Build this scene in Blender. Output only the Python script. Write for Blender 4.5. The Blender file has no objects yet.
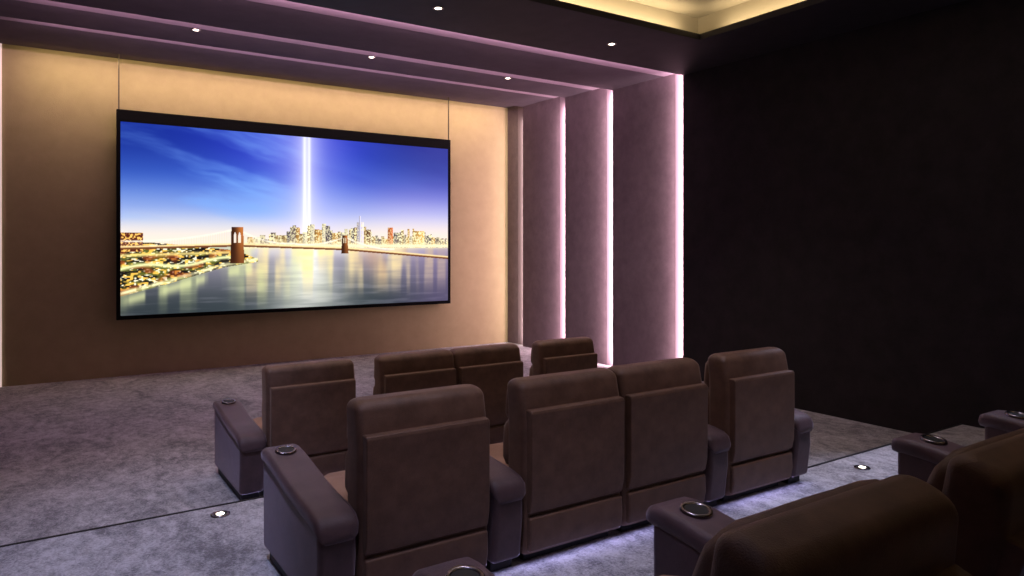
import bpy, bmesh, math, random
import numpy as np
from mathutils import Vector, Matrix
random.seed(4); rng=np.random.default_rng(7)
S=bpy.context.scene
C=bpy.context.collection
try:
    S.view_settings.view_transform='Standard'
    S.view_settings.look='None'
except Exception as e: print(e)

# ---------------------------------------------------------------- materials
def newmat(name):
    m=bpy.data.materials.new(name); m.use_nodes=True
    nt=m.node_tree; b=nt.nodes['Principled BSDF']
    return m,nt,b
def fabric(name,c1,c2,scale=6,fine=180,rough=.9,sheen=.0,bump=.15,sheentint=(1,1,1),spec=.25):
    m,nt,b=newmat(name)
    tc=nt.nodes.new('ShaderNodeTexCoord')
    n=nt.nodes.new('ShaderNodeTexNoise'); n.inputs['Scale'].default_value=scale; n.inputs['Detail'].default_value=6; n.inputs['Roughness'].default_value=.65
    nt.links.new(tc.outputs['Object'],n.inputs['Vector'])
    r=nt.nodes.new('ShaderNodeValToRGB'); r.color_ramp.elements[0].position=.3; r.color_ramp.elements[1].position=.72
    r.color_ramp.elements[0].color=(*c1,1); r.color_ramp.elements[1].color=(*c2,1)
    nt.links.new(n.outputs['Fac'],r.inputs['Fac'])
    n2=nt.nodes.new('ShaderNodeTexNoise'); n2.inputs['Scale'].default_value=fine; n2.inputs['Detail'].default_value=3
    nt.links.new(tc.outputs['Object'],n2.inputs['Vector'])
    nt.links.new(r.outputs['Color'],b.inputs['Base Color'])
    bp=nt.nodes.new('ShaderNodeBump'); bp.inputs['Strength'].default_value=bump; bp.inputs['Distance'].default_value=.01
    nt.links.new(n2.outputs['Fac'],bp.inputs['Height']); nt.links.new(bp.outputs['Normal'],b.inputs['Normal'])
    b.inputs['Roughness'].default_value=rough
    if sheen>0:
        b.inputs['Sheen Weight'].default_value=sheen; b.inputs['Sheen Roughness'].default_value=.4
        b.inputs['Sheen Tint'].default_value=(*sheentint,1)
    b.inputs['Specular IOR Level'].default_value=spec
    return m
def plain(name,c,rough=.5,metal=0,em=None,es=0,spec=.5):
    m,nt,b=newmat(name)
    n=nt.nodes.new('ShaderNodeTexNoise'); n.inputs['Scale'].default_value=40
    mx=nt.nodes.new('ShaderNodeMapRange'); mx.inputs['To Min'].default_value=max(0,rough-.06); mx.inputs['To Max'].default_value=min(1,rough+.06)
    nt.links.new(n.outputs['Fac'],mx.inputs['Value']); nt.links.new(mx.outputs['Result'],b.inputs['Roughness'])
    b.inputs['Base Color'].default_value=(*c,1); b.inputs['Metallic'].default_value=metal
    b.inputs['Specular IOR Level'].default_value=spec
    if em: b.inputs['Emission Color'].default_value=(*em,1); b.inputs['Emission Strength'].default_value=es
    return m
M_front=fabric('wall_fabric_tan',(.315,.250,.140),(.365,.292,.166),scale=4,fine=90,bump=.3)
M_panel=fabric('panel_fabric_mauve',(.125,.092,.102),(.175,.132,.145),scale=5,fine=120,bump=.3)
M_ceil=fabric('ceiling_paint_mauve',(.095,.074,.090),(.12,.094,.114),scale=3,fine=60,bump=.05)
M_dark=fabric('wall_fabric_dark',(.018,.014,.0155),(.030,.023,.025),scale=4,fine=150,bump=.3)
M_bulk=plain('bulkhead_dark',(.014,.010,.016),.7)
M_tray=plain('tray_ceiling_paint',(.28,.24,.17),.8)
M_chair=fabric('chair_microfibre_brown',(.100,.050,.032),(.178,.094,.062),scale=9,fine=260,rough=.48,sheen=.22,bump=.25,sheentint=(1,.74,.58),spec=.4)
M_seat=fabric('chair_seat_lit_brown',(.27,.14,.085),(.37,.21,.135),scale=9,fine=260,rough=.55,sheen=.3,bump=.25,sheentint=(1,.8,.65))  # brown seat fabric lightened to tan: the light on it is painted in
M_arm=fabric('chair_microfibre_arm',(.062,.035,.038),(.108,.062,.066),scale=9,fine=260,rough=.5,sheen=.35,bump=.25,sheentint=(.88,.74,.9),spec=.4)  # brown microfibre with the purple light's tint put into colour and sheen
M_plinth=plain('chair_plinth_black',(.01,.009,.01),.6)
M_metal=plain('cup_holder_steel',(.26,.23,.24),.25,1)
M_black=plain('screen_frame_black',(.006,.006,.007),.85,spec=.05)
M_hole=plain('cup_holder_inside',(.004,.004,.004),.6)
M_wire=plain('steel_wire',(.05,.04,.03),.4,1)
M_trimw=plain('downlight_rim',(.2,.17,.16),.5,.3)
M_lampw=plain('lamp_lens_warm',(1,.9,.8),.4,0,(1,.82,.66),14)
M_lampf=plain('floor_lamp_lens',(1,.9,.8),.4,0,(1,.88,.72),10)
M_ledL=plain('led_diffuser_corner',(.6,.5,.5),.4,0,(1,.76,.74),.55)
M_glow_wall=plain('painted_led_glow_wall',(.22,.165,.185),.8)  # paler than the panel: bright LED wash put into the colour
M_glow_ceil=plain('painted_led_glow_ceiling',(.34,.26,.31),.8)  # paler than the beam: glow line along the step painted in

def carpet():
    m,nt,b=newmat('carpet_cut_pile')
    L=nt.links
    tc=nt.nodes.new('ShaderNodeTexCoord')
    def noise(sc,det,rough,vec=None,dist=0):
        n=nt.nodes.new('ShaderNodeTexNoise'); n.inputs['Scale'].default_value=sc; n.inputs['Detail'].default_value=det
        n.inputs['Roughness'].default_value=rough; n.inputs['Distortion'].default_value=dist
        L.new(vec or tc.outputs['Object'],n.inputs['Vector']); return n
    mp=nt.nodes.new('ShaderNodeMapping'); mp.inputs['Scale'].default_value=(1.6,1,1); mp.inputs['Rotation'].default_value=(0,0,-.3)
    L.new(tc.outputs['Object'],mp.inputs['Vector'])
    a=noise(1.7,6,.7,mp.outputs['Vector'],.8); c=noise(9,6,.75,mp.outputs['Vector'],.4); f=noise(60,4,.7)
    m1=nt.nodes.new('ShaderNodeMix'); m1.data_type='FLOAT'; m1.inputs[0].default_value=.52
    L.new(a.outputs['Fac'],m1.inputs[2]); L.new(c.outputs['Fac'],m1.inputs[3])
    m2=nt.nodes.new('ShaderNodeMix'); m2.data_type='FLOAT'; m2.inputs[0].default_value=.32
    L.new(m1.outputs[0],m2.inputs[2]); L.new(f.outputs['Fac'],m2.inputs[3])
    r=nt.nodes.new('ShaderNodeValToRGB')
    r.color_ramp.elements[0].position=.435; r.color_ramp.elements[0].color=(.155,.150,.17,1)
    r.color_ramp.elements[1].position=.57; r.color_ramp.elements[1].color=(.60,.585,.62,1)
    L.new(m2.outputs[0],r.inputs['Fac']); L.new(r.outputs['Color'],b.inputs['Base Color'])
    b.inputs['Roughness'].default_value=.9; b.inputs['Specular IOR Level'].default_value=.2
    b.inputs['Sheen Weight'].default_value=.3
    bp=nt.nodes.new('ShaderNodeBump'); bp.inputs['Strength'].default_value=.9; bp.inputs['Distance'].default_value=.03
    L.new(m2.outputs[0],bp.inputs['Height']); L.new(bp.outputs['Normal'],b.inputs['Normal'])
    return m
M_carpet=carpet()

# ---------------------------------------------------------------- mesh helpers
def obj(name,me,mat,parent=None):
    o=bpy.data.objects.new(name,me); C.objects.link(o)
    if mat: me.materials.append(mat)
    if parent: o.parent=parent
    return o
def boxmesh(boxes,name):
    bm=bmesh.new()
    for (x0,x1,y0,y1,z0,z1) in boxes:
        r=bmesh.ops.create_cube(bm,size=1)
        for v in r['verts']:
            v.co=Vector(((x0+x1)/2+v.co.x*(x1-x0),(y0+y1)/2+v.co.y*(y1-y0),(z0+z1)/2+v.co.z*(z1-z0)))
    me=bpy.data.meshes.new(name); bm.to_mesh(me); bm.free(); return me
def boxes(name,bl,mat,parent=None,bev=0):
    o=obj(name,boxmesh(bl,name),mat,parent)
    if bev:
        m=o.modifiers.new('b','BEVEL'); m.width=bev; m.segments=3
    return o
def prof(name,pts,x0,x1,mat,parent=None,bev=.02,seg=4,taper=0):
    """closed YZ outline swept along X, edges rounded"""
    bm=bmesh.new()
    A=[bm.verts.new((x0,y,z)) for y,z in pts]; B=[bm.verts.new((x1,y,z)) for y,z in pts]
    bm.faces.new(A); bm.faces.new(B[::-1])
    n=len(pts)
    for i in range(n): bm.faces.new((A[i],B[i],B[(i+1)%n],A[(i+1)%n]))
    bmesh.ops.recalc_face_normals(bm,faces=bm.faces)
    me=bpy.data.meshes.new(name); bm.to_mesh(me); bm.free()
    for p in me.polygons: p.use_smooth=True
    o=obj(name,me,mat,parent)
    if bev:
        m=o.modifiers.new('b','BEVEL'); m.width=bev; m.segments=seg; m.limit_method='ANGLE'; m.angle_limit=math.radians(35); m.harden_normals=True
    return o
def rrect(hw,hh,r,n=6):
    """rounded rectangle outline, half sizes hw,hh"""
    r=min(r,hw*.999,hh*.999); out=[]
    for cx,cy,a0 in ((hw-r,hh-r,0),(-(hw-r),hh-r,90),(-(hw-r),-(hh-r),180),(hw-r,-(hh-r),270)):
        for i in range(n+1):
            a=math.radians(a0+90*i/n); out.append((cx+r*math.cos(a),cy+r*math.sin(a)))
    return out
def loft(name,rings,mat,parent=None):
    bm=bmesh.new(); R=[[bm.verts.new(p) for p in ring] for ring in rings]; n=len(R[0])
    for a,b in zip(R,R[1:]):
        for i in range(n): bm.faces.new((a[i],a[(i+1)%n],b[(i+1)%n],b[i]))
    bm.faces.new(R[0][::-1]); bm.faces.new(R[-1])
    bmesh.ops.recalc_face_normals(bm,faces=bm.faces)
    me=bpy.data.meshes.new(name); bm.to_mesh(me); bm.free()
    for p in me.polygons: p.use_smooth=True
    return obj(name,me,mat,parent)
def puff(name,c,s,mat,parent=None,rot=0,e=.35,seg=28):
    """plump cushion: superellipsoid"""
    bm=bmesh.new(); bmesh.ops.create_uvsphere(bm,u_segments=seg,v_segments=seg//2,radius=1)
    for v in bm.verts:
        k=(abs(v.co.x)**(2/e)+abs(v.co.y)**(2/e)+abs(v.co.z)**(2/e))**(-e/2)
        v.co=Vector((v.co.x*k*s[0]/2,v.co.y*k*s[1]/2,v.co.z*k*s[2]/2))
    me=bpy.data.meshes.new(name); bm.to_mesh(me); bm.free()
    for p in me.polygons: p.use_smooth=True
    o=obj(name,me,mat,parent); o.location=c; o.rotation_euler=(rot,0,0); return o
def lathe(name,pr,mat,parent=None,seg=32):
    bm=bmesh.new(); rings=[]
    for r,z in pr:
        rings.append([bm.verts.new((r*math.cos(2*math.pi*i/seg),r*math.sin(2*math.pi*i/seg),z)) for i in range(seg)] if r>1e-5 else [bm.verts.new((0,0,z))])
    for a,b in zip(rings,rings[1:]):
        for i in range(seg):
            j=(i+1)%seg
            f=[a[i%len(a)],a[j%len(a)],b[j%len(b)],b[i%len(b)]]
            u=[]; [u.append(x) for x in f if x not in u]
            if len(u)>2: bm.faces.new(u)
    bmesh.ops.recalc_face_normals(bm,faces=bm.faces)
    me=bpy.data.meshes.new(name); bm.to_mesh(me); bm.free()
    for p in me.polygons: p.use_smooth=True
    return obj(name,me,mat,parent)
def empty(name,loc=(0,0,0)):
    e=bpy.data.objects.new(name,None); C.objects.link(e); e.location=loc; e.empty_display_size=.1; return e
def area(name,loc,d,sx,sy,col,pw,spread=180,parent=None):
    l=bpy.data.lights.new(name,'AREA'); l.shape='RECTANGLE'; l.size=sx; l.size_y=sy; l.color=col; l.energy=pw; l.spread=math.radians(spread)
    o=bpy.data.objects.new(name,l); C.objects.link(o); o.location=loc
    o.rotation_euler=Vector(d).to_track_quat('-Z','Y').to_euler(); 
    return o
def spot(name,loc,d,col,pw,ang=60,blend=.6,r=.03):
    l=bpy.data.lights.new(name,'SPOT'); l.color=col; l.energy=pw; l.spot_size=math.radians(ang); l.spot_blend=blend; l.shadow_soft_size=r
    o=bpy.data.objects.new(name,l); C.objects.link(o); o.location=loc
    o.rotation_euler=Vector(d).to_track_quat('-Z','Y').to_euler(); return o

# ---------------------------------------------------------------- room shell
XL=-.45; YB=-2.6; YF=12.49
ZONES=[(11.8,12.49,8.19,4.875),(10.3,11.8,8.10,4.776),(8.9,10.3,8.00,4.69),(7.27,8.9,7.90,4.56)]
XD=7.80; ZD=4.47; YD=7.27
boxes('floor',[(XL-.2,8.6,YB-.2,YF+.2,-.15,0)],M_carpet)
boxes('wall_front',[(XL-.2,8.6,YF,YF+.2,0,5.2)],M_front)
boxes('wall_left',[(XL-.2,XL,YB,YF,0,5.2)],M_panel)
boxes('wall_back',[(XL-.2,8.6,YB-.2,YB,0,5.2)],M_dark)
boxes('wall_right',[(XD,8.6,YB,YD,0,5.2)],M_dark)
for i,(y0,y1,x,z) in enumerate(ZONES):
    boxes('wall_right_panel' if i==0 else 'wall_right_panel.%03d'%i,[(x,8.6,y0,y1,0,5.2)],M_panel)
    boxes('ceiling_beam' if i==0 else 'ceiling_beam.%03d'%i,[(XL,x,y0,y1,z,5.2)],M_ceil)
TX0,TX1,TY0,TY1=1.1,6.63,-1.6,5.91; R=.30
boxes('ceiling',[(XL,TX0,YB,YD,ZD,ZD+.07),(TX1,XD,YB,YD,ZD,ZD+.07),(TX0,TX1,TY1,YD,ZD,ZD+.07),(TX0,TX1,YB,TY0,ZD,ZD+.07),
  (XL,XD,YD-.02,YD,ZD+.07,5.2)],M_bulk)
boxes('ceiling_tray',[(TX0-R,TX1+R,TY0-R,TY1+R,4.86,4.95),
  (TX0-R-.05,TX0-R,TY0-R,TY1+R,ZD+.07,4.95),(TX1+R,TX1+R+.05,TY0-R,TY1+R,ZD+.07,4.95),
  (TX0-R,TX1+R,TY0-R-.05,TY0-R,ZD+.07,4.95),(TX0-R,TX1+R,TY1+R,TY1+R+.05,ZD+.07,4.95)],M_tray)
P1=.20; P2=.40; E1=5.27; E1R=3.52; XN=5.12; E2=2.10
def poly_prism(name,pts,z0,z1,mat):
    bm=bmesh.new(); A=[bm.verts.new((x,y,z0)) for x,y in pts]; B=[bm.verts.new((x,y,z1)) for x,y in pts]
    bm.faces.new(A[::-1]); bm.faces.new(B); n=len(pts)
    for i in range(n): bm.faces.new((A[i],A[(i+1)%n],B[(i+1)%n],B[i]))
    bmesh.ops.recalc_face_normals(bm,faces=bm.faces)
    me=bpy.data.meshes.new(name); bm.to_mesh(me); bm.free(); o=obj(name,me,mat)
    m=o.modifiers.new('b','BEVEL'); m.width=.015; m.segments=3; return o
poly_prism('floor_platform',[(XL,E2),(XD,E2),(XD,E1R),(XN,E1R),(XN,E1),(XL,E1)],0,P1,M_carpet)
poly_prism('floor_platform.001',[(XL,YB),(XD,YB),(XD,E2),(XL,E2)],0,P2,M_carpet)
boxes('trim_1',[(XL,XN,E1-.004,E1+.012,P1-.02,P1+.003)],M_plinth)
boxes('trim_2',[(XN,XD,E1R-.004,E1R+.012,P1-.02,P1+.003)],M_plinth)
boxes('trim_3',[(XL,XL+.05,YF-.03,YF,0,4.87)],M_ledL)

# ---------------------------------------------------------------- cove LEDs
PINK=(1,.68,.78); WARM=(1,.79,.44); LILAC=(.62,.60,1)
edges=[(11.8,8.10,8.19,4.776,4.875,(1,.84,.76),22),(10.3,8.0,8.10,4.69,4.776,PINK,84),(8.9,7.9,8.0,4.56,4.69,PINK,90),(7.27,7.8,7.9,4.47,4.56,PINK,74)]
for i,(y,xi,xo,zi,zo,col,pw) in enumerate(edges):
    area('led_wall_strip',(xi+.03,y+.022,2.3),(.6,1,0),.045,4.5,col,pw,150)
    area('led_ceiling_strip',(3.87,y+.022,zi+.03),(0,1,.8),8.0,.045,(1,.60,.80) if i else WARM,70 if i else 10,140)
    boxes('trim_painted_glow_wall' if i==0 else 'trim_painted_glow_wall.%03d'%i,[(xo-.004,xo+.002,y+.06,y+.30-.02*i,0.0,zo)],M_glow_wall)  # added inserts, painted lighter as the LED glow on the panel
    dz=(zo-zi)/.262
    if i: boxes('trim_painted_glow_ceiling.%03d'%i,[(XL,xo,y+.1,y+dz+.13,zo-.004,zo+.002)],M_glow_ceil)  # same for the beams: glow painted as a pale insert
area('wall_washer',(3.87,11.95,4.80),(0,.75,-1),8.0,.10,WARM,46,140)
for loc,d,sx,sy in [((3.87,TY1+.14,ZD+.10),(0,.5,1),5.4,.05),((TX1+.14,2.15,ZD+.10),(.5,0,1),.05,7.3),((TX0-.14,2.15,ZD+.10),(-.5,0,1),.05,7.3),((3.87,TY0-.14,ZD+.10),(0,-.5,1),5.4,.05)]:
    l=area('cove_strip',loc,d,max(sx,sy),.05,(1,.79,.50),40)
    if sx<sy:
        z=-Vector(d).normalized(); x=Vector((0,1,0)); yv=z.cross(x)
        l.rotation_euler=Matrix((x,yv,z)).transposed().to_euler()
area('fill_light_tray',(2.6,3.2,4.82),(0,0,-1),1.6,2.0,(.94,.76,.80),12)  # fill lights added out of view to lift the general light level
area('fill_light_tray',(5.2,3.2,4.82),(0,0,-1),1.6,2.0,(.96,.78,.78),10)

def downlight(x,y,z,pw=25,d=(0,0,-1),col=(1,.78,.62),ang=85,vis=True):
    e=empty('ceiling_downlight',(x,y,z))
    lathe('rim',[(.06,0),(.06,-.006),(.045,-.008),(.04,-.004)],M_trimw,e)
    lathe('lens',[(.034,-.005),(0,-.005)],M_lampw,e)
    spot('downlight_beam',(x,y,z-.03),d,col,pw,ang,.9,.05)
for x in (1.66,3.98,6.30): downlight(x,9.6,4.69,52,(0,-.15,-1),(.92,.86,.95))
for x in (1.11,3.48,5.86): downlight(x,6.62,ZD,120,(0,-.25,-1),(1,.80,.70))
downlight(.3,3.6,ZD,370,(.10,.38,-1),(.56,.61,1),50)
downlight(.3,1.2,ZD,120,(.3,.3,-1),(.60,.61,1),48)
downlight(7.2,3.4,ZD,440,(-.42,-.12,-1),(.66,.69,1),44)
for x in (1.8,3.5,5.2): 
    e=empty('ceiling_downlight',(x,2.4,4.86))
    lathe('rim',[(.075,0),(.075,-.008),(.055,-.010),(.05,-.004)],M_trimw,e); lathe('lens',[(.038,-.005),(0,-.005)],M_lampw,e)
    spot('downlight_beam',(x,2.4,4.82),(0,.06,-1),(.80,.76,1),170,44,.9,.05)
for x,y in ((1.03,5.08),(5.58,3.27)):
    e=empty('floor_marker_light',(x,y,P1))
    lathe('rim',[(.0,.001),(.062,.001),(.062,.008),(.045,.010),(.042,.006)],M_metal,e)
    lathe('lens',[(.026,.0085),(0,.0085)],M_lampf,e)
    lathe('baffle',[(.043,.0065),(0,.0065)],M_hole,e)

# ---------------------------------------------------------------- recliners
def arm(e,x0,x1):
    xm=(x0+x1)/2; hw=(x1-x0)/2
    tp=[(-.045,.44),(-.04,.475),(-.02,.505),(.02,.525),(.10,.540),(.25,.550),(.45,.572),(.65,.605),(.80,.628),(.90,.636),(.95,.632),(.98,.618),(.99,.60)]
    body=[(.0,.06),(-.03,.30),(-.025,.45),(.02,.50)]+[(y,z-.03) for y,z in tp[4:10]]+[(.96,.57),(.955,.06)]
    prof('arm_body',body,x0+.014,x1-.014,M_arm,e,.03,4)
    rings=[]
    sc=[.72,.88,.96,1,1,1,1,1,1,1,.97,.88,.70]
    th=[.018,.032,.04,.042,.042,.042,.042,.042,.042,.042,.040,.032,.020]
    for (y,z),k,t_ in zip(tp,sc,th):
        rings.append([(xm+a,y,z-t_+b) for a,b in rrect(hw*k,t_,.034*k if t_>.03 else t_)])
    loft('arm_pad',rings,M_arm,e)
    c=lathe('cup_holder',[(.035,-.03),(.042,.0),(.045,.010),(.056,.012),(.060,.006),(.060,-.01)],M_metal,e); c.location=(xm,.82,.632); c.rotation_euler=(.12,0,0)
    c=lathe('cup_well',[(.045,.006),(0,.006)],M_hole,e); c.location=(xm,.82,.632); c.rotation_euler=(.12,0,0)
def recliner(X0,X1,Y,Z,la=False,ra=False,rec=0):
    w=X1-X0; xm=(X0+X1)/2
    e=empty('theater_recliner',(xm,Y,Z)); h=w/2-.004
    bk=empty('backrest'); bk.parent=e
    py,pz=.12,.38; a=math.radians(rec)
    bk.rotation_euler=(a,0,0)
    bk.location=(0,py-(py*math.cos(a)-pz*math.sin(a)),pz-(py*math.sin(a)+pz*math.cos(a)))
    zt=1.035; r=.052; rings=[]
    zs_=[.07,.12,.3,.6,.8,.86]+[zt-r+r*math.sin(math.radians(q)) for q in (-40,-15,0,15,30,45,60,72,82,88)]
    if rec: zs_=[z for z in zs_ if z>.2]
    for z in zs_:
        k=max(0,(z-(zt-r))/r); c_=math.sqrt(max(0,1-k*k))
        ww=h-r*.85+r*.85*c_
        fw=max(0,z-.84)*.22                     # headrest leans forward
        y0=.0+fw+.050*(1-c_); y1=.185+fw*.5-.055*(1-c_)
        rings.append([(p,(y0+y1)/2+q,z) for p,q in rrect(ww,(y1-y0)/2,.040)])
    loft('back_shell',rings,M_chair,bk)
    k=.0 if not rec else .12
    pan=[(-.022,.30),(-.040,.38),(-.044,.55),(-.044,.72),(-.044,.864),(-.034,.878),(.03,.880),(.03,.80),(.03,.30)]
    prof('rear_panel',pan,-h+.022,h-.022,M_chair,bk,.010,3)
    prof('kick_panel',[(-.014,.08+k),(-.030,.16+k/2),(-.026,.276),(.03,.28),(.03,.08+k)],-h+.022,h-.022,M_chair,bk,.014,3)
    puff('headrest_cushion',(0,.19,.88),(w-.05,.13,.24),M_chair,bk,.10)
    puff('lumbar_cushion',(0,.21,.64),(w-.05,.16,.32),M_chair,bk,.06)
    puff('seat_cushion',(0,.49,.38),(w-.02,.62,.20),M_seat,e,.03,.28)
    prof('seat_base',[(.2,.10),(.2,.33),(.76,.34),(.78,.10)],-h,h,M_chair,e,.02,3)
    prof('footrest_panel',[(.785,.10),(.785,.38),(.80,.40),(.83,.37),(.835,.12),(.82,.09)],-h+.01,h-.01,M_chair,e,.012,3)
    boxes('plinth',[(-h+.05,h-.05,.08,.74,0,.105)],M_plinth,e)
    aw=.22
    if la: arm(e,-w/2-aw,-w/2-.002); boxes('arm_foot_left',[(-w/2-aw+.04,-w/2-.04,.06,.90,0,.07)],M_plinth,e)
    if ra: arm(e,w/2+.002,w/2+aw); boxes('arm_foot_right',[(w/2+.04,w/2+aw-.04,.06,.90,0,.07)],M_plinth,e)
    return e
SE=[(1.30,2.05,True,True),(2.27,3.015,False,False),(3.015,3.76,False,True),(3.98,4.70,False,True)]
for Y,Z,dx,rec in ((5.79,0,.22,0),(3.30,P1,0,0),(.99,P2,-.15,17)):
    for a,b,l,r in SE: recliner(a+dx,b+dx,Y,Z,l,r,rec)
    area('under_seat_led',(3.0+dx,Y+.02,Z+.065),(0,-1,-.6),3.8,.02,(.54,.5,1),3.5)

# ---------------------------------------------------------------- projection screen
FX0,FX1,FZ0,FZ1=1.01,6.68,.89,4.05; SX0,SX1,SZ0,SZ1=1.06,6.63,.95,3.87
scr=empty('projection_screen',(0,0,0))
boxes('frame',[(FX0,FX1,12.20,12.27,SZ1,FZ1),(FX0,FX1,12.20,12.27,FZ0,SZ0),(FX0,SX0,12.20,12.27,SZ0,SZ1),(SX1,FX1,12.20,12.27,SZ0,SZ1),(FX0,FX1,12.25,12.28,FZ0,FZ1)],M_black,scr)
for i,x in enumerate((FX0+.03,FX1-.03)):
    boxes('wire_%d'%(i+1),[(x-.008,x+.008,12.22,12.236,FZ1,4.875)],M_wire,scr)
NX,NT=760,410
s=np.linspace(0,1,NX)[None,:]*np.ones((NT,1)); t=np.linspace(0,1,NT)[:,None]*np.ones((1,NX))
def vnoise(sx,ty,seed):
    r=np.random.default_rng(seed).random((256,256))
    xi=np.floor(sx).astype(int); yi=np.floor(ty).astype(int); fx=sx-xi; fy=ty-yi
    fx=fx*fx*(3-2*fx); fy=fy*fy*(3-2*fy)
    g=lambda a,b:r[b%256,a%256]
    return (g(xi,yi)*(1-fx)+g(xi+1,yi)*fx)*(1-fy)+(g(xi,yi+1)*(1-fx)+g(xi+1,yi+1)*fx)*fy
def fbm(sx,ty,seed,o=5):
    v=0;a=.5
    for k in range(o): v=v+a*vnoise(sx*2**k,ty*2**k,seed+k); a*=.5
    return v
def col(c): return np.array(c,float)[None,None,:]/255
def mix(a,b,f): f=np.clip(f,0,1)[...,None]; return a*(1-f)+b*f
def sst(x,a,b): x=np.clip((x-a)/(b-a),0,1); return x*x*(3-2*x)
one=np.ones((NT,NX,3))
img=one*col((22,44,138))
img=mix(img,col((50,60,200)),np.exp(-((s-.50)/.28)**2)*.9)
img=mix(img,col((56,54,140)),sst(s,.6,1)*.85)
img=mix(img,col((78,122,214)),(1-sst(t,.60,.98))*(.75)*(1-.3*sst(s,.5,1)))
img=mix(img,col((138,120,212)),(1-sst(t,.50,.92))*sst(s,.42,.9)*.85)
img=mix(img,col((184,198,234)),(1-sst(t,.42,.78))*.92)
img=mix(img,col((226,208,230)),(1-sst(t,.42,.68))*sst(s,.45,.9)*.6)
img=mix(img,col((252,232,206)),(1-sst(t,.38,.58))*.85)
wy=t+.35*s+.10*fbm(s*4,t*4,13); cl=fbm(s*2.6,wy*7,11)
img=mix(img,col((120,168,240)),sst(cl,.38,.74)*.72*(1-.9*sst(s,.35,.6))*sst(t,.45,.6))
img=mix(img,col((222,210,255)),np.exp(-((s-.506)/.11)**2)*.48*(1-.35*t))
img=mix(img,col((238,230,255)),np.exp(-((s-.506)/.040)**2)*.40)
for c0,wd0 in ((.500,.0050),(.514,.0042)):
    img=mix(img,col((255,255,255)),np.exp(-((s-c0)/(wd0+.0005*t))**2)*.98*(.66+.34*(1-t)))
img=mix(img,col((240,240,255)),np.exp(-((s-.506)/.014)**2)*.55*(1.1-.4*t))
HZ=.36
w=t<HZ
rip=fbm(s*9,t*55,51); wat=mix(one*col((54,62,68)),col((146,140,156)),sst(t,.0,.32))
wat=mix(wat,col((230,224,230)),np.exp(-((t-.335)/.045)**2)*.65)
wat=mix(wat,col((180,175,190)),sst(rip,.45,.75)*.18)
wat=mix(wat,col((254,254,244)),np.exp(-((s-.51)/(.040+.24*(HZ-t)))**2)*(.6+.4*rip)*(.66+1.7*t))
streak=vnoise(s*60,t*2,61); wat=mix(wat,col((255,230,165)),sst(streak,.36,.80)*sst(t,.02,.26)*(s>.30)*.95*(.55+.6*rip))
streak2=vnoise(s*38,t*2,64); wat=mix(wat,col((212,222,155)),sst(streak2,.40,.85)*sst(t,-.05,.20)*sst(1-s,.25,.8)*.85*(.55+.6*rip))
streak3=vnoise(s*25,t*2,68); wat=mix(wat,col((210,145,95)),sst(streak3,.55,.95)*sst(t,.05,.3)*sst(s,.5,.8)*.6)
wat=mix(wat,col((112,90,138)),sst(s,.7,1)*.5)
wat=mix(wat,col((40,46,50)),sst(1-s,.65,1)*.30)
img=np.where(w[...,None],wat,img)
rb=np.random.default_rng(5); x=.33
win=vnoise(s*330,t*180,71)
def bld(x0,x1,h,c,lit):
    global img
    m=(s>=x0)&(s<x1)&(t>=HZ-.012)&(t<HZ+h)
    f=(s-x0)/(x1-x0)
    base=mix(one*col(c)*(.7+.5*f)[...,None],col((255,246,196)),sst(win,.40,.62)*lit)
    img=np.where(m[...,None],base,img)
while x<1:
    bw=rb.uniform(.006,.017)
    env=.036+.070*math.exp(-((x-.52)/.12)**2)+.050*math.exp(-((x-.68)/.06)**2)+.050*math.exp(-((x-.86)/.08)**2)
    h=env*rb.uniform(.65,1.35)
    c=[(150,118,76),(104,88,86),(180,130,66),(190,180,160),(78,68,82)][rb.integers(5)]
    bld(x,x+bw,h,c,rb.uniform(.6,1)); x+=bw*rb.uniform(.72,1.0)
bld(.668,.692,.145,(200,190,210),.6); bld(.677,.682,.185,(210,205,225),0); bld(.702,.716,.10,(120,85,60),.9)
bld(.775,.794,.115,(190,95,50),.5); bld(.865,.91,.095,(210,160,84),.9)
img=mix(img,col((255,236,180)),np.exp(-((t-HZ-.01)/.03)**2)*(s>.30)*.40)
img=mix(img,col((255,246,200)),np.exp(-((t-HZ)/.013)**2)*(s>.30)*.95)
sh=np.interp(s,[0,.12,.26,.36,.365,1],[.10,.160,.240,.27,.40,.5]); topl=np.interp(s,[0,.1,.3,.36,1],[.385,.375,.335,.285,0])
land=(t>sh)&(t<topl)
ln=fbm(s*30,t*60,81); lc=mix(one*col((26,22,22)),col((92,96,40)),sst(ln,.42,.60))
l2=vnoise(s*110,t*120,91); lc=mix(lc,col((255,200,84)),sst(l2,.54,.78)); l3=vnoise(s*170,t*140,95); lc=mix(lc,col((255,250,215)),sst(l3,.68,.86))
l4=vnoise(s*30,t*40,98); lc=mix(lc,col((160,64,28)),sst(l4,.66,.85)*.6)
img=np.where(land[...,None],lc,img)
img=mix(img,col((255,248,190)),np.exp(-((t-sh-.014)/.011)**2)*(s<.36)*(.55+.45*sst(vnoise(s*70,t*0,33),.3,.6)))
img=mix(img,col((244,246,180)),np.exp(-((t-np.interp(s,[0,.3],[.24,.29])-.012*np.sin(s*30))/.010)**2)*(s<.30)*.95)
img=mix(img,col((255,228,140)),np.exp(-((t-np.interp(s,[0,.3],[.31,.325]))/.009)**2)*(s<.28)*.8)
img=mix(img,col((214,218,160)),np.exp(-((t-sh+.03)/.030)**2)*(s<.36)*.75*sst(vnoise(s*60,t*0,35),.15,.65))
bl=(s<.055)&(t>.33)&(t<.33+.07+.03*(vnoise(s*60,t*0,99)>.5)); img=np.where(bl[...,None],mix(one*col((90,35,28)),col((255,200,100)),sst(win,.5,.7)),img)
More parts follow.
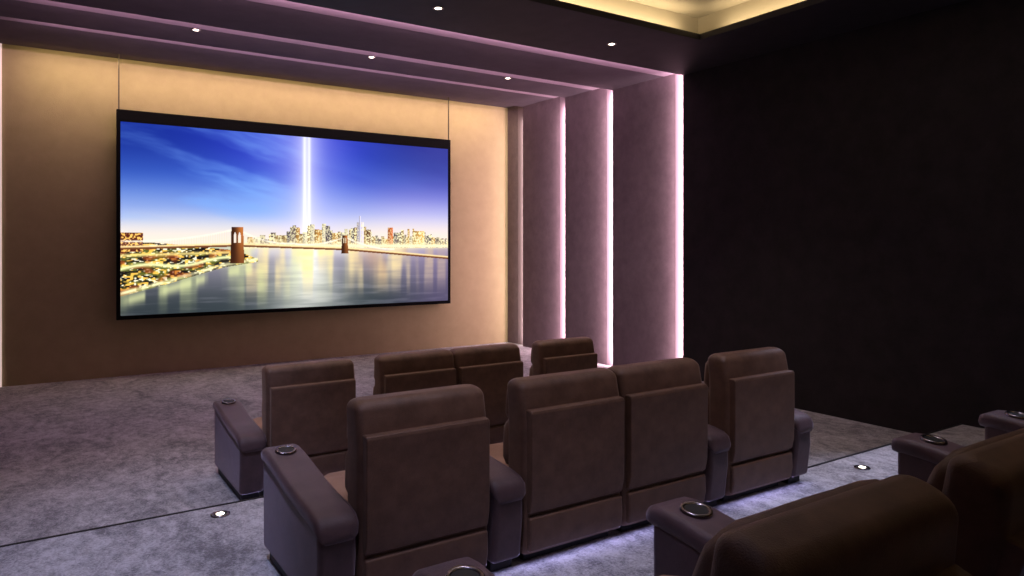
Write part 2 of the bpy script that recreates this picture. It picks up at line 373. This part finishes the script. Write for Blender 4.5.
deck=np.interp(s,[0,.30,.628,1],[.352,.368,.345,.285])
img=mix(img,col((110,62,36)),((t<deck)&(t>deck-.012)))
img=mix(img,col((255,226,160)),np.exp(-((t-deck-.003)/.0050)**2))
def cab(x0,y0,x1,y1,sag):
    k=(s-x0)/(x1-x0); return y0*(1-k)+y1*k-4*sag*k*(1-k),(k>=0)&(k<=1)
for a in ((.30,.455,.0,.385,.022),(.30,.455,.47,.375,.026),(.628,.415,.47,.372,.02),(.628,.415,.80,.34,.02)):
    cy,mk=cab(*a); img=mix(img,col((255,246,225)),np.exp(-((t-cy)/.0050)**2)*mk*(.7+.3*sst(vnoise(s*110,t*0,36),.3,.6)))
    img=mix(img,col((235,210,180)),((t<cy)&(t>deck)&mk)*(np.sin(s*1000)>.3)*.30)
for x0,x1,z0,z1 in ((.285,.318,.262,.465),(.620,.637,.315,.425)):
    tap=(z1-t)/(z1-z0)*.0035
    m=(s>x0-tap)&(s<x1+tap)&(t>z0)&(t<z1); f=(s-x0)/(x1-x0)
    af=np.minimum(abs(f-.31),abs(f-.69))/.11
    hole=(af<1)&(t<z0+(z1-z0)*(.86-.10*af**2))&(t>z0+(z1-z0)*.57)
    img=np.where((m&~hole)[...,None],mix(one*col((60,32,20)),col((190,112,54)),sst(f,.1,.9)*(.5+.5*sst(t,z0,z1))),img)
img=np.clip(img,0,1); lino=np.where(img<=.04045,img/12.92,((img+.055)/1.055)**2.4)
xs=SX0+s*(SX1-SX0); zs=SZ0+t*(SZ1-SZ0)
verts=np.stack([xs,np.full_like(xs,12.215),zs],-1).reshape(-1,3)
me=bpy.data.meshes.new('picture')
ii=(np.arange(NT-1)[:,None]*NX+np.arange(NX-1)[None,:]).ravel()
faces=np.stack([ii,ii+1,ii+NX+1,ii+NX],-1)
me.vertices.add(len(verts)); me.vertices.foreach_set('co',verts.ravel().astype(np.float32))
me.loops.add(faces.size); me.loops.foreach_set('vertex_index',faces.ravel().astype(np.int32))
me.polygons.add(len(faces)); me.polygons.foreach_set('loop_start',np.arange(0,faces.size,4,dtype=np.int32))
me.update(calc_edges=True)
ca=me.color_attributes.new('pic','FLOAT_COLOR','POINT')
ca.data.foreach_set('color',np.concatenate([lino.reshape(-1,3),np.ones((NX*NT,1))],1).ravel().astype(np.float32))
m=bpy.data.materials.new('screen_picture'); m.use_nodes=True; nt=m.node_tree; nt.nodes.clear()
at=nt.nodes.new('ShaderNodeAttribute'); at.attribute_name='pic'; em=nt.nodes.new('ShaderNodeEmission'); em.inputs['Strength'].default_value=1.25
ou=nt.nodes.new('ShaderNodeOutputMaterial'); nt.links.new(at.outputs['Color'],em.inputs['Color']); nt.links.new(em.outputs[0],ou.inputs['Surface'])
obj('picture',me,m,scr)

# ---------------------------------------------------------------- world + camera
wd=bpy.data.worlds.new('world'); S.world=wd; wd.use_nodes=True
wd.node_tree.nodes['Background'].inputs['Color'].default_value=(.02,.015,.025,1)
cam=bpy.data.cameras.new('camera'); co=bpy.data.objects.new('camera',cam); C.objects.link(co); S.camera=co
cam.sensor_width=36; cam.lens=717/1024*36; cam.shift_y=-42/1024; cam.clip_start=.02
co.location=(0,0,2.0); co.rotation_euler=(math.radians(90),0,-math.radians(33.6))
